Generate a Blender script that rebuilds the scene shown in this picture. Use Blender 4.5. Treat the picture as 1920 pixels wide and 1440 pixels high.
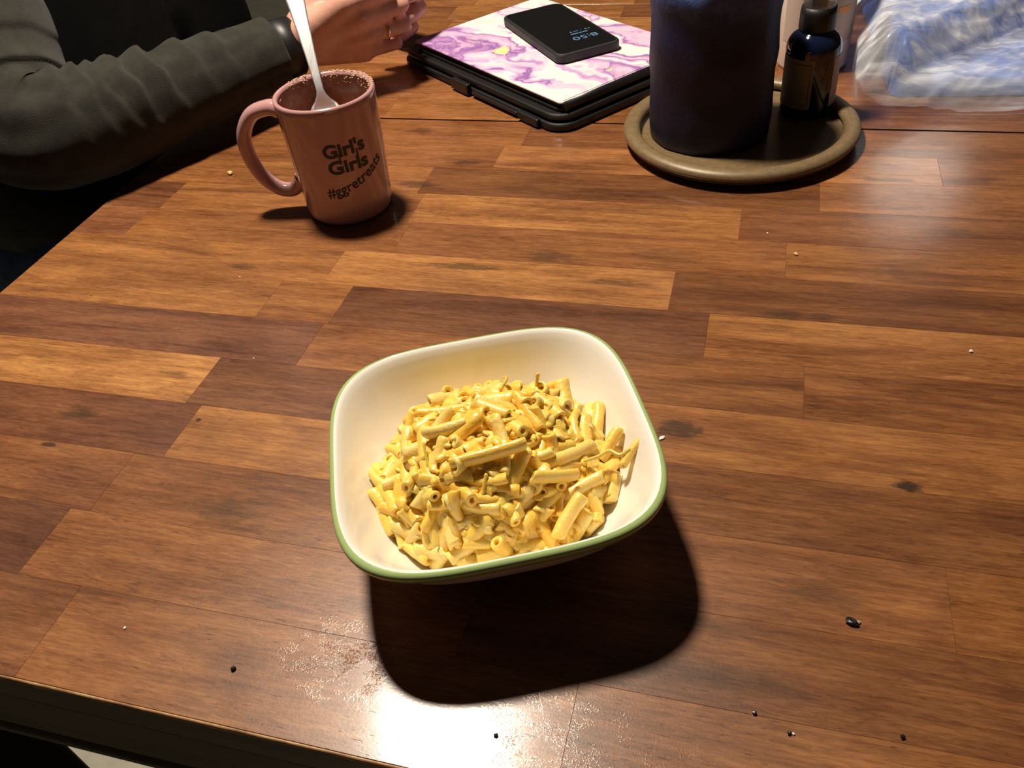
import bpy, bmesh, math, random
from mathutils import Vector, Matrix, noise
from math import sin, cos, pi, radians, sqrt, exp

for o in list(bpy.data.objects):
    bpy.data.objects.remove(o)
SC = bpy.context.scene
COL = SC.collection
T = 0.74            # height of the table top above the floor

# ------------------------------------------------------------------ camera
cam_d = bpy.data.cameras.new('camera'); cam = bpy.data.objects.new('camera', cam_d); COL.objects.link(cam)
cam_d.sensor_width = 36.0; cam_d.lens = 29.81; cam_d.clip_start = 0.01
cam.matrix_world = Matrix(((0.96239, -0.09992, 0.25262, 0.0),
                           (0.25430, 0.65848, -0.70834, 0.0),
                           (-0.09557, 0.74594, 0.65912, T + 0.37),
                           (0, 0, 0, 1)))
SC.camera = cam

# ------------------------------------------------------------------ world, lamps, exposure
w = bpy.data.worlds.new('world'); SC.world = w; w.use_nodes = True
bg = w.node_tree.nodes['Background']; bg.inputs[0].default_value = (0.9, 0.72, 0.6, 1); bg.inputs[1].default_value = 0.022
def disk(name, loc, size, power, color, target):
    d = bpy.data.lights.new(name, 'AREA'); d.shape = 'DISK'; d.size = size; d.energy = power; d.color = color
    o = bpy.data.objects.new(name, d); COL.objects.link(o); o.location = loc
    o.rotation_euler = (Vector(target) - Vector(loc)).to_track_quat('-Z', 'Y').to_euler()
    return o
disk('ceiling_lamp_light', (-0.528, 0.780, T + 1.40), 0.17, 39, (1, .88, .72), (-0.5, 0.80, T))
disk('second_lamp_light', (0.60, 3.30, T + 1.40), 0.35, 1.3, (1, .92, .84), (0, 0.7, T))
vs = SC.view_settings; vs.view_transform = 'Standard'; vs.look = 'None'; vs.gamma = 1.0; vs.exposure = 0.0
vs.use_curve_mapping = False
SC.cycles.use_denoising = True

# ------------------------------------------------------------------ material helpers
def mat(name, color, rough=.5, metal=0.0, **kw):
    m = bpy.data.materials.new(name); m.use_nodes = True
    b = m.node_tree.nodes['Principled BSDF']
    b.inputs['Base Color'].default_value = (*color, 1); b.inputs['Roughness'].default_value = rough
    b.inputs['Metallic'].default_value = metal
    for k, v in kw.items():
        b.inputs[k.replace('_', ' ')].default_value = v
    return m
class NT:
    def __init__(s, m): s.m = m; s.t = m.node_tree; s.b = s.t.nodes.get('Principled BSDF')
    def n(s, typ, **kw):
        x = s.t.nodes.new(typ)
        for k, v in kw.items(): setattr(x, k, v)
        return x
    def l(s, a, b): s.t.links.new(a, b)
    def val(s, inp, v):
        if hasattr(v, 'is_output') or isinstance(v, bpy.types.NodeSocket): s.l(v, inp)
        else: inp.default_value = v
    def math(s, op, a, b=None, c=None, clamp=False):
        x = s.n('ShaderNodeMath', operation=op); x.use_clamp = clamp
        s.val(x.inputs[0], a)
        if b is not None: s.val(x.inputs[1], b)
        if c is not None: s.val(x.inputs[2], c)
        return x.outputs[0]
    def noise(s, vec, scale, detail=3, rough=.5, dist=0.0):
        x = s.n('ShaderNodeTexNoise'); s.l(vec, x.inputs['Vector'])
        x.inputs['Scale'].default_value = scale; x.inputs['Detail'].default_value = detail
        x.inputs['Roughness'].default_value = rough; x.inputs['Distortion'].default_value = dist
        return x.outputs['Fac']
    def ramp(s, fac, stops):
        x = s.n('ShaderNodeValToRGB'); s.l(fac, x.inputs[0]); e = x.color_ramp.elements
        while len(e) < len(stops): e.new(.5)
        for i, (p, c) in enumerate(stops):
            e[i].position = p; e[i].color = (*c, 1) if len(c) == 3 else c
        return x.outputs[0]
    def mix(s, fac, a, b, mode='MIX'):
        x = s.n('ShaderNodeMix', data_type='RGBA', blend_type=mode)
        s.val(x.inputs[0], fac)
        for i, v in ((6, a), (7, b)):
            if isinstance(v, bpy.types.NodeSocket): s.l(v, x.inputs[i])
            else: x.inputs[i].default_value = (*v, 1)
        return x.outputs[2]
    def mapping(s, vec, scale=(1, 1, 1), loc=(0, 0, 0), rot=(0, 0, 0)):
        x = s.n('ShaderNodeMapping'); s.l(vec, x.inputs[0])
        x.inputs['Scale'].default_value = scale; x.inputs['Location'].default_value = loc; x.inputs['Rotation'].default_value = rot
        return x.outputs[0]
    def pos(s): return s.n('ShaderNodeNewGeometry').outputs['Position']
    def obj(s): return s.n('ShaderNodeTexCoord').outputs['Object']
    def bump(s, h, strength=.3, dist=.001, normal=None):
        x = s.n('ShaderNodeBump'); s.l(h, x.inputs['Height']); x.inputs['Strength'].default_value = strength
        x.inputs['Distance'].default_value = dist
        if normal is not None: s.l(normal, x.inputs['Normal'])
        return x.outputs[0]

# ---- table wood: colour per plank from the object's own colour, fine grain along x, knots where the boards have them
M_wood = mat('acacia wood', (.3, .1, .03), .4)
g = NT(M_wood)
oi = g.n('ShaderNodeObjectInfo'); P = g.pos()
off = g.n('ShaderNodeCombineXYZ'); g.l(g.math('MULTIPLY', oi.outputs['Random'], 37.0), off.inputs[0])
g.l(g.math('MULTIPLY', oi.outputs['Random'], 91.0), off.inputs[1])
va = g.n('ShaderNodeVectorMath', operation='ADD'); g.l(P, va.inputs[0]); g.l(off.outputs[0], va.inputs[1]); Q = va.outputs[0]
fine = g.noise(g.mapping(Q, (75, 620, 1)), 1, 5, .68, .8)
fibre = g.noise(g.mapping(Q, (12, 190, 1)), 1, 4, .6, .9)
band = g.noise(g.mapping(Q, (2.6, 26, 1)), 1, 3, .55, 1.6)
cloud = g.noise(g.mapping(Q, (9, 26, 1)), 1, 4, .6, 1.0)
fac = g.math('ADD', g.math('MULTIPLY', fine, .44), g.math('ADD', g.math('MULTIPLY', fibre, .24), g.math('MULTIPLY', band, .32)))
shade = g.ramp(fac, [(.34, (.34, .27, .23)), (.44, (.72, .67, .62)), (.52, (1.0, 1.0, 1.0)), (.63, (1.42, 1.54, 1.42))])
c1 = g.mix(1.0, oi.outputs['Color'], shade, 'MULTIPLY')
cl = g.ramp(cloud, [(.32, (.70, .64, .62)), (.5, (1, 1, 1)), (.66, (1.22, 1.26, 1.2))])
c1 = g.mix(.8, c1, cl, 'MULTIPLY')
# dark streaks of heartwood
streak = g.noise(g.mapping(Q, (4.0, 60, 1), (3, 7, 0)), 1, 2, .5, 1.2)
sm = g.ramp(streak, [(.60, (0, 0, 0)), (.74, (1, 1, 1))])
c1 = g.mix(g.math('MULTIPLY', sm, .55), c1, g.mix(1.0, c1, (.36, .30, .30), 'MULTIPLY'))
pores = g.noise(g.mapping(Q, (120, 900, 1)), 1, 2, .5)
pm = g.ramp(pores, [(.66, (0, 0, 0)), (.76, (1, 1, 1))])
c1 = g.mix(g.math('MULTIPLY', pm, .62), c1, (.035, .014, .008))
KNOTS = [  # x, y, rx, ry, strength : knots and mineral stains in the boards
    (.0967, .3483, .0085, .0048, .97), (-.0300, .3725, .017, .008, .72), (-.4292, .3235, .011, .006, .6),
    (.0300, .4960, .016, .006, .6), (.053, .4975, .009, .004, .5), (-.1514, .5502, .022, .009, .55), (-.2179, .5274, .030, .005, .62),
    (-.2792, .2621, .026, .011, .48), (-.2991, .6541, .020, .007, .62), (-.0223, .7738, .016, .006, .5),
    (-.4051, .5057, .012, .004, .6), (.1454, .6165, .022, .006, .5), (.1043, .6945, .024, .004, .62),
    (-.0952, .5202, .024, .005, .55), (-.2686, .6979, .018, .004, .7), (-.3347, .7624, .014, .007, .6),
    (-.0605, .5604, .026, .010, .38), (.0494, .2694, .020, .008, .45), (-.3409, .3313, .0022, .0016, .95),
    (-.4330, .2930, .006, .002, .8), (-.385, .372, .010, .003, .5), (-.365, .408, .02, .003, .3),
    (-.2230, .1690, .018, .014, .35), (-.02, .215, .06, .010, .45), (-.46, .66, .018, .004, .5), (-.315, .62, .012, .006, .55),
    (.20, .44, .03, .005, .45), (.13, .545, .02, .004, .3), (-.118, .155, .010, .0035, .7), (-.1290, .1500, .003, .010, .75)]
sep = g.n('ShaderNodeSeparateXYZ'); g.l(P, sep.inputs[0])
warp = g.noise(g.mapping(P, (80, 260, 1)), 1, 4, .7)
wv = g.math('MULTIPLY_ADD', warp, 2.4, -1.2)
kmask = None
for (kx, ky, rx, ry, st) in KNOTS:
    dx = g.math('MULTIPLY', g.math('SUBTRACT', sep.outputs[0], kx), 1 / rx)
    dy = g.math('MULTIPLY', g.math('SUBTRACT', sep.outputs[1], ky), 1 / ry)
    r2 = g.math('ADD', g.math('MULTIPLY', dx, dx), g.math('MULTIPLY', dy, dy))
    r = g.math('ADD', g.math('SQRT', r2), g.math('MULTIPLY', wv, .95))
    mm = g.n('ShaderNodeMapRange'); g.l(r, mm.inputs[0]); mm.interpolation_type = 'SMOOTHSTEP'
    mm.inputs[1].default_value = .55 if st > .6 else .2; mm.inputs[2].default_value = 1.15 if st > .6 else 1.5
    mm.inputs[3].default_value = st; mm.inputs[4].default_value = 0
    kmask = mm.outputs[0] if kmask is None else g.math('MAXIMUM', kmask, mm.outputs[0])
c1 = g.mix(kmask, c1, (.030, .017, .009))
# pale smears and scratches worn into the varnish
sc1 = g.noise(g.mapping(P, (14, 22, 1), (2, 1, 0)), 1, 5, .75)
smr = g.ramp(sc1, [(.66, (0, 0, 0)), (.74, (1, 1, 1))])
c1 = g.mix(g.math('MULTIPLY', smr, .10), c1, (.55, .45, .40))
g.l(c1, g.b.inputs['Base Color'])
# crusted spill near the front edge: rough relief only
def blob(cx, cy, rx, ry):
    dx = g.math('MULTIPLY', g.math('SUBTRACT', sep.outputs[0], cx), 1 / rx)
    dy = g.math('MULTIPLY', g.math('SUBTRACT', sep.outputs[1], cy), 1 / ry)
    r = g.math('SQRT', g.math('ADD', g.math('MULTIPLY', dx, dx), g.math('MULTIPLY', dy, dy)))
    mm = g.n('ShaderNodeMapRange'); g.l(g.math('ADD', r, g.math('MULTIPLY', wv, .3)), mm.inputs[0])
    mm.inputs[1].default_value = .3; mm.inputs[2].default_value = 1.1; mm.inputs[3].default_value = 1; mm.inputs[4].default_value = 0
    return mm.outputs[0]
patch = g.ramp(g.noise(g.mapping(P, (75, 95, 1), (1, 4, 0)), 1, 4, .7), [(.46, (0, 0, 0)), (.58, (1, 1, 1))])
spill = g.math('MULTIPLY', g.math('MAXIMUM', blob(-.172, .186, .036, .024), g.math('MULTIPLY', blob(-.06, .165, .07, .035), .30)), patch)
grit = g.ramp(g.noise(g.mapping(P, (900, 900, 900)), 1, 3, .7), [(.50, (0, 0, 0)), (.66, (1, 1, 1))])
hb = g.math('ADD', g.math('MULTIPLY', fine, .35), g.math('MULTIPLY', pm, -.35))
hb = g.math('ADD', hb, g.math('MULTIPLY', g.math('MULTIPLY', grit, spill), 3.2))
wob = g.noise(g.mapping(P, (55, 75, 1)), 1, 3, .6)
micro = g.noise(g.mapping(P, (700, 1100, 1)), 1, 2, .6)
hb = g.math('ADD', hb, g.math('ADD', g.math('MULTIPLY', wob, .9), g.math('MULTIPLY', micro, .30)))
bn = g.bump(hb, .34, .00035); g.l(bn, g.b.inputs['Normal'])
rr = g.noise(g.mapping(P, (9, 13, 1), (5, 5, 0)), 1, 4, .65)
g.l(g.math('MULTIPLY_ADD', rr, .26, .24), g.b.inputs['Roughness'])
g.b.inputs['Coat Weight'].default_value = .75; g.b.inputs['Specular IOR Level'].default_value = .32
g.l(g.math('MULTIPLY_ADD', rr, .14, .07), g.b.inputs['Coat Roughness'])
g.l(g.bump(hb, .22, .00016), g.b.inputs['Coat Normal'])

M_edge = mat('worn table edge', (.42, .22, .085), .5)
g = NT(M_edge); nz = g.noise(g.mapping(g.pos(), (60, 200, 200)), 1, 4, .6)
g.l(g.ramp(nz, [(.3, (.12, .045, .018)), (.5, (.40, .20, .08)), (.7, (.60, .38, .18))]), g.b.inputs['Base Color'])
M_dark = mat('near black lacquer', (.020, .017, .010), .34)
M_apron = mat('dark olive brown lacquer', (.20, .17, .105), .38)
g = NT(M_apron); nz = g.noise(g.mapping(g.pos(), (8, 8, 60)), 1, 3)
g.l(g.ramp(nz, [(.3, (.19, .16, .10)), (.7, (.25, .215, .14))]), g.b.inputs['Base Color'])
M_floor = mat('pale beige floor', (.45, .42, .33), .6)
g = NT(M_floor); nz = g.noise(g.pos(), 9, 5, .65)
g.l(g.ramp(nz, [(.3, (.36, .34, .26)), (.7, (.56, .52, .42))]), g.b.inputs['Base Color'])

M_bowl = mat('white glazed stoneware', (.86, .84, .78), .22, Coat_Weight=.3, Coat_Roughness=.08)
M_green = mat('sage green glaze', (.36, .47, .18), .18, Coat_Weight=.4, Coat_Roughness=.06)
M_pasta = mat('macaroni in cheese', (.80, .50, .10), .34, Subsurface_Weight=.35, Subsurface_Scale=.0025, Coat_Weight=.55, Coat_Roughness=.14)
M_pasta.node_tree.nodes['Principled BSDF'].inputs['Subsurface Radius'].default_value = (1, .85, .5)
g = NT(M_pasta); oi = g.n('ShaderNodeObjectInfo')
nz = g.noise(g.pos(), 130, 3, .6)
base = g.ramp(oi.outputs['Random'], [(0, (.90, .59, .09)), (.5, (.92, .65, .12)), (1, (.92, .71, .24))])
sauce = g.ramp(nz, [(.42, (1, 1, 1)), (.62, (1.04, .90, .60))])
g.l(g.mix(.8, base, sauce, 'MULTIPLY'), g.b.inputs['Base Color'])
bl = g.noise(g.pos(), 420, 4, .65); g.l(g.bump(bl, .55, .0010), g.b.inputs['Normal'])
g.l(g.bump(bl, .35, .0008), g.b.inputs['Coat Normal'])
M_sauce = mat('thick cheese sauce', (.92, .59, .08), .24, Subsurface_Weight=.2, Subsurface_Scale=.002, Coat_Weight=.7, Coat_Roughness=.08)
g = NT(M_sauce); bl = g.noise(g.pos(), 300, 4, .6); g.l(g.bump(bl, .6, .0012), g.b.inputs['Normal'])

M_mug = mat('dusty pink glaze', (.50, .27, .265), .16, Coat_Weight=.5, Coat_Roughness=.04)
g = NT(M_mug)
sp = g.n('ShaderNodeSeparateXYZ'); g.l(g.obj(), sp.inputs[0])
rr_ = g.math('SQRT', g.math('ADD', g.math('POWER', sp.outputs[0], 2), g.math('POWER', sp.outputs[1], 2)))
M_ink = mat('black print', (.012, .012, .012), .5)
M_stain = mat('coffee stained inside', (.40, .20, .13), .25)
g = NT(M_stain); nz = g.noise(g.obj(), 60, 5, .7); nz2 = g.noise(g.obj(), 260, 3, .7)
c = g.ramp(nz, [(.35, (.50, .27, .21)), (.6, (.34, .15, .08))])
g.l(g.mix(g.ramp(nz2, [(.66, (0, 0, 0)), (.70, (1, 1, 1))]), c, (.60, .36, .12)), g.b.inputs['Base Color'])
M_froth = mat('dried froth', (.74, .56, .36), .9)
M_steel = mat('brushed steel', (.92, .92, .94), .42, 1.0)
g = NT(M_steel); nz = g.noise(g.mapping(g.obj(), (900, 60, 60)), 1, 4, .7)
g.l(g.math('MULTIPLY_ADD', nz, .30, .34), g.b.inputs['Roughness']); g.l(g.bump(nz, .25, .0002), g.b.inputs['Normal'])
M_tray = mat('bronze brown tray', (.19, .125, .06), .45, .1)
g = NT(M_tray); nz = g.noise(g.pos(), 220, 4, .7)
g.l(g.ramp(nz, [(.3, (.15, .098, .046)), (.7, (.22, .148, .072))]), g.b.inputs['Base Color'])
M_wax = mat('blue purple wax', (.06, .05, .22), .5, Specular_IOR_Level=.3, Subsurface_Weight=.2, Subsurface_Scale=.012)
M_wax.node_tree.nodes['Principled BSDF'].inputs['Subsurface Radius'].default_value = (.2, .3, 1)
g = NT(M_wax); sz = g.n('ShaderNodeSeparateXYZ'); g.l(g.obj(), sz.inputs[0])
nz = g.noise(g.obj(), 55, 5, .65); nz2 = g.noise(g.obj(), 120, 4, .75)
hz = g.math('MULTIPLY_ADD', nz, .05, g.math('SUBTRACT', sz.outputs[2], .025))
c = g.ramp(g.math('DIVIDE', hz, .15), [(.1, (.012, .0085, .030)), (.55, (.015, .009, .026)), (.78, (.012, .020, .085)), (.97, (.09, .14, .36))])  # brighter blue towards the top: light entering the wax, put into the colour
g.l(g.mix(g.ramp(nz2, [(.66, (0, 0, 0)), (.8, (1, 1, 1))]), c, (.05, .045, .09)), g.b.inputs['Base Color'])
g.l(g.bump(g.noise(g.obj(), 260, 4, .7), .5, .001), g.b.inputs['Normal'])
M_pool = mat('burnt dark wax', (.015, .013, .03), .2)
M_glass = mat('cobalt bottle glass', (.006, .009, .030), .08, Coat_Weight=.5, Coat_Roughness=.03)
M_blackp = mat('black ribbed plastic', (.008, .008, .009), .45)
M_clear = mat('clear plastic cap', (.85, .87, .88), .08, Alpha=.35)
M_label = mat('cream paper label', (.30, .225, .14), .6)
M_labelp = mat('pale pink paper label', (.55, .42, .36), .6)
M_txt = mat('small grey print', (.12, .10, .09), .6)
M_pack = mat('white packaging plastic', (.80, .68, .62), .35)
M_orange = mat('orange print', (.85, .32, .06), .5)
M_blue = mat('blue wrapped bundle', (.10, .26, .72), .45)
g = NT(M_blue); nz = g.noise(g.mapping(g.obj(), (30, 60, 30), rot=(0, 0, .5)), 1, 4, .6)
g.l(g.ramp(nz, [(.3, (.06, .15, .52)), (.7, (.16, .30, .74))]), g.b.inputs['Base Color'])
g.l(g.bump(nz, .3, .004), g.b.inputs['Normal'])
M_film = mat('thin white plastic film', (.84, .86, .92), .20, Specular_IOR_Level=.8)
g = NT(M_film); pz = g.pos()
f1 = g.noise(g.mapping(pz, (6, 46, 20), rot=(0, 0, radians(-44))), 1, 3, .5, .7)
f2 = g.noise(g.mapping(pz, (16, 110, 40), rot=(0, 0, radians(-38))), 1, 2, .5, .6)
hh = g.math('ADD', g.math('ABSOLUTE', g.math('SUBTRACT', f1, .5)), g.math('MULTIPLY', g.math('ABSOLUTE', g.math('SUBTRACT', f2, .5)), .45))
g.l(g.bump(hh, .55, .006), g.b.inputs['Normal'])
al = g.ramp(g.math('MULTIPLY_ADD', f2, .5, g.math('MULTIPLY', f1, .5)), [(.36, (.26, .26, .26)), (.50, (.42, .42, .42)), (.64, (.85, .85, .85))])  # whiter streaks: highlights along the creases, put into the film's opacity
so_ = g.n('ShaderNodeSeparateXYZ'); g.l(g.obj(), so_.inputs[0]); hm = g.n('ShaderNodeMapRange'); g.l(so_.outputs[2], hm.inputs[0])
hm.inputs[1].default_value = .006; hm.inputs[2].default_value = .040; hm.inputs[3].default_value = .28; hm.inputs[4].default_value = 1.0  # single layer near the table, kept clearer to stand in for shade there
g.l(g.math('MULTIPLY', al, hm.outputs[0]), g.b.inputs['Alpha'])

M_marble = mat('pink marble print', (.9, .7, .8), .35)
g = NT(M_marble); ob = g.obj()
wrp = g.noise(g.mapping(ob, (1, 1, 1)), 7, 4, .6)
vadd = g.n('ShaderNodeVectorMath', operation='ADD'); g.l(ob, vadd.inputs[0])
cv = g.n('ShaderNodeCombineXYZ'); g.l(g.math('MULTIPLY', wrp, .20), cv.inputs[0]); g.l(g.math('MULTIPLY', wrp, .16), cv.inputs[1]); g.l(cv.outputs[0], vadd.inputs[1])
wv_ = g.noise(g.mapping(vadd.outputs[0], (4.5, 13, 1), rot=(0, 0, radians(24))), 1, 6, .52, .9)
c = g.ramp(wv_, [(.28, (.74, .34, .56)), (.37, (.82, .52, .68)), (.43, (.26, .11, .36)), (.455, (.62, .40, .64)), (.49, (.80, .74, .70)),
                 (.56, (.82, .77, .71)), (.60, (.80, .50, .64)), (.622, (.34, .16, .42)), (.65, (.80, .55, .69)), (.74, (.80, .64, .70))])
yl = g.noise(g.mapping(vadd.outputs[0], (16, 26, 1), (4, 2, 0)), 1, 4, .6)
c = g.mix(g.ramp(yl, [(.63, (0, 0, 0)), (.68, (1, 1, 1))]), c, (.82, .80, .30))
g.l(c, g.b.inputs['Base Color'])
M_case = mat('black hard plastic', (.010, .009, .009), .38)
M_phone = mat('matte black phone case', (.012, .012, .013), .55)
M_screen = mat('black phone glass', (.006, .006, .007), .06, Coat_Weight=1.0, Coat_Roughness=.02)
M_digit = mat('lit screen digits', (.02, .05, .08), .4)
b_ = M_digit.node_tree.nodes['Principled BSDF']; b_.inputs['Emission Color'].default_value = (.30, .62, .85, 1); b_.inputs['Emission Strength'].default_value = .45

def fleece(name, col, bs=.5, sh=.10):
    m = mat(name, col, .9, Sheen_Weight=sh, Sheen_Roughness=.6, Specular_IOR_Level=.15)
    g = NT(m); nz = g.noise(g.pos(), 900, 3, .7); n2 = g.noise(g.pos(), 60, 3, .6)
    lo = tuple(v * .7 for v in col); hi = tuple(v * 1.35 for v in col)
    g.l(g.ramp(n2, [(.3, lo), (.7, hi)]), g.b.inputs['Base Color'])
    g.l(g.bump(nz, bs, .0012), g.b.inputs['Normal'])
    return m
M_sleeve = fleece('charcoal olive knit', (.022, .021, .0155))
M_top = fleece('black jersey', (.0022, .0020, .0020), .2, .0)
M_jeans = fleece('dark navy denim', (.030, .055, .13), .3)
M_skin = mat('skin', (.62, .33, .25), .48, Subsurface_Weight=.15, Subsurface_Scale=.01)
g = NT(M_skin); nz = g.noise(g.pos(), 45, 4, .6)
g.l(g.ramp(nz, [(.3, (.56, .27, .20)), (.7, (.68, .39, .30))]), g.b.inputs['Base Color'])
g.l(g.bump(g.noise(g.pos(), 700, 3, .6), .25, .0006), g.b.inputs['Normal'])
M_hair = fleece('dark brown hair', (.03, .015, .008))
M_gold = mat('gold', (.85, .62, .28), .2, 1.0)
M_crumb = mat('pale crumb', (.80, .55, .22), .8)
M_white = mat('white crumb', (.80, .75, .66), .7)
M_speck = mat('burnt speck', (.012, .010, .008), .3)
M_chip = mat('silvery shell', (.35, .30, .24), .25)

# ------------------------------------------------------------------ geometry helpers
def link(name, verts, faces, m=None, parent=None, smooth=True):
    me = bpy.data.meshes.new(name); me.from_pydata([tuple(v) for v in verts], [], faces); me.update()
    if m: me.materials.append(m)
    if smooth:
        me.polygons.foreach_set('use_smooth', [True] * len(me.polygons))
    o = bpy.data.objects.new(name, me); COL.objects.link(o)
    if parent: o.parent = parent
    return o
def linkbm(name, bm, m=None, parent=None, smooth=True):
    me = bpy.data.meshes.new(name); bm.to_mesh(me); bm.free()
    if m: me.materials.append(m)
    me.polygons.foreach_set('use_smooth', [smooth] * len(me.polygons))
    o = bpy.data.objects.new(name, me); COL.objects.link(o)
    if parent: o.parent = parent
    return o
def empty(name, loc, rz=0.0):
    o = bpy.data.objects.new(name, None); COL.objects.link(o); o.location = loc; o.rotation_euler = (0, 0, rz)
    o.empty_display_size = .02
    return o
def tag(o, label, cat, group=None, kind=None):
    o['label'] = label; o['category'] = cat
    if group: o['group'] = group
    if kind: o['kind'] = kind
    return o
def box(name, lo, hi, m, parent=None, bev=0.0, seg=2, smooth=False, rot=None):
    bm = bmesh.new(); bmesh.ops.create_cube(bm, size=1)
    for v in bm.verts:
        v.co = Vector([(lo[i] + hi[i]) / 2 + v.co[i] * (hi[i] - lo[i]) for i in range(3)])
    if bev: bmesh.ops.bevel(bm, geom=bm.edges[:], offset=bev, segments=seg, affect='EDGES', profile=.5)
    if rot is not None: bm.transform(rot)
    return linkbm(name, bm, m, parent, smooth)
def rings(rs, close_u=True, cap0=True, cap1=True):
    """rs: list of rings (lists of points). returns verts, faces"""
    n = len(rs[0]); V = [p for r in rs for p in r]; F = []
    for i in range(len(rs) - 1):
        for j in range(n if close_u else n - 1):
            k = (j + 1) % n
            F.append((i * n + j, i * n + k, (i + 1) * n + k, (i + 1) * n + j))
    if cap0: F.append(tuple(reversed(range(n))))
    if cap1: F.append(tuple((len(rs) - 1) * n + j for j in range(n)))
    return V, F
def lathe(name, prof, m, parent=None, seg=64, cap0=False, cap1=False, fn=None):
    rs = []
    for (r, z) in prof:
        ring = []
        for j in range(seg):
            a = 2 * pi * j / seg; rr, zz = (r, z) if fn is None else fn(r, z, a)
            ring.append((rr * cos(a), rr * sin(a), zz))
        rs.append(ring)
    V, F = rings(rs, True, cap0, cap1)
    return link(name, V, F, m, parent)
def catmull(pts, n):
    pts = [Vector(p) for p in pts]; P = [pts[0] * 2 - pts[1]] + pts + [pts[-1] * 2 - pts[-2]]; out = []
    for i in range(1, len(P) - 2):
        for k in range(n):
            t = k / n; a, b, c, d = P[i - 1:i + 3]
            out.append(.5 * ((2 * b) + (c - a) * t + (2 * a - 5 * b + 4 * c - d) * t * t + (3 * b - a - 3 * c + d) * t ** 3))
    out.append(P[-2].copy()); return out
def frames(path, up=Vector((0, 0, 1))):
    fr = []; prev = None
    for i, p in enumerate(path):
        t = (path[min(i + 1, len(path) - 1)] - path[max(i - 1, 0)])
        t = t.normalized() if t.length > 1e-9 else Vector((0, 0, 1))
        if prev is None:
            u = up - t * up.dot(t)
            if u.length < 1e-3: u = Vector((1, 0, 0)) - t * t.x
        else: u = prev - t * prev.dot(t)
        u.normalize(); prev = u; fr.append((p, t, u, t.cross(u)))
    return fr
def tube(name, path, rad, m, parent=None, seg=10, up=Vector((0, 0, 1)), flat=1.0, caps=True):
    rs = []; fr = frames([Vector(p) for p in path], up)
    for i, (p, t, u, v) in enumerate(fr):
        r = rad[i] if isinstance(rad, (list, tuple)) else rad
        rs.append([p + u * (r * flat * cos(2 * pi * j / seg)) + v * (r * sin(2 * pi * j / seg)) for j in range(seg)])
    V, F = rings(rs, True, caps, caps)
    return link(name, V, F, m, parent)
def capsule(bm, p1, r1, p2, r2, seg=18):
    p1, p2 = Vector(p1), Vector(p2); d = p2 - p1; L = d.length
    t = d / L if L > 1e-9 else Vector((0, 0, 1))
    u = t.orthogonal().normalized(); v = t.cross(u); rs = []
    for k in range(7):
        a = -pi / 2 + (pi / 2) * k / 6
        rs.append((p1 + t * (r1 * sin(a)), max(r1 * cos(a), 1e-5)))
    for k in range(7):
        a = (pi / 2) * k / 6
        rs.append((p2 + t * (r2 * sin(a)), max(r2 * cos(a), 1e-5)))
    vs_ = [[bm.verts.new(c + u * (r * cos(2 * pi * j / seg)) + v * (r * sin(2 * pi * j / seg))) for j in range(seg)] for c, r in rs]
    for i in range(len(vs_) - 1):
        for j in range(seg):
            k = (j + 1) % seg; bm.faces.new((vs_[i][j], vs_[i][k], vs_[i + 1][k], vs_[i + 1][j]))
    bm.faces.new(list(reversed(vs_[0]))); bm.faces.new(vs_[-1])
def ellip(bm, c, r, rot=None):
    g_ = bmesh.ops.create_icosphere(bm, subdivisions=3, radius=1)['verts']
    M = Matrix.Translation(Vector(c)) @ (rot.to_4x4() if rot else Matrix.Identity(4)) @ Matrix.Diagonal((*r, 1))
    for v in g_: v.co = M @ v.co
def remeshed(name, bm, voxel, m, parent=None, smooth_it=4, fac=.5):
    """one continuous skin over overlapping tapered limbs"""
    bmesh.ops.recalc_face_normals(bm, faces=bm.faces[:])
    me = bpy.data.meshes.new('tmp'); bm.to_mesh(me); bm.free()
    o = bpy.data.objects.new('tmp', me); COL.objects.link(o)
    r = o.modifiers.new('r', 'REMESH'); r.mode = 'VOXEL'; r.voxel_size = voxel; r.adaptivity = 0
    s = o.modifiers.new('s', 'SMOOTH'); s.iterations = smooth_it; s.factor = fac
    dg = bpy.context.evaluated_depsgraph_get(); dg.update()
    nm = bpy.data.meshes.new_from_object(o.evaluated_get(dg)); nm.name = name
    bpy.data.objects.remove(o)
    nm.materials.clear(); nm.materials.append(m)
    nm.polygons.foreach_set('use_smooth', [True] * len(nm.polygons))
    ob = bpy.data.objects.new(name, nm); COL.objects.link(ob)
    if parent: ob.parent = parent
    return ob
def text_mesh(s, size=1.0, bold=0.0, spacing=1.0, sub=0):
    cu = bpy.data.curves.new('t', 'FONT'); cu.body = s; cu.size = size; cu.offset = bold; cu.space_character = spacing
    cu.resolution_u = 4
    o = bpy.data.objects.new('t', cu); COL.objects.link(o)
    dg = bpy.context.evaluated_depsgraph_get(); dg.update()
    me = bpy.data.meshes.new_from_object(o.evaluated_get(dg)); bpy.data.objects.remove(o)
    bm = bmesh.new(); bm.from_mesh(me)
    if sub:
        bmesh.ops.triangulate(bm, faces=bm.faces[:])
        for _ in range(sub):
            es = [e for e in bm.edges if e.calc_length() > size * .12]
            if es: bmesh.ops.subdivide_edges(bm, edges=es, cuts=1); bmesh.ops.triangulate(bm, faces=bm.faces[:])
    xs = [v.co.x for v in bm.verts]; return bm, min(xs), max(xs)

# ------------------------------------------------------------------ floor
fl = box('floor', (-3.0, -1.6, -.05), (2.6, 3.6, 0), M_floor); fl['kind'] = 'structure'

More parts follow.
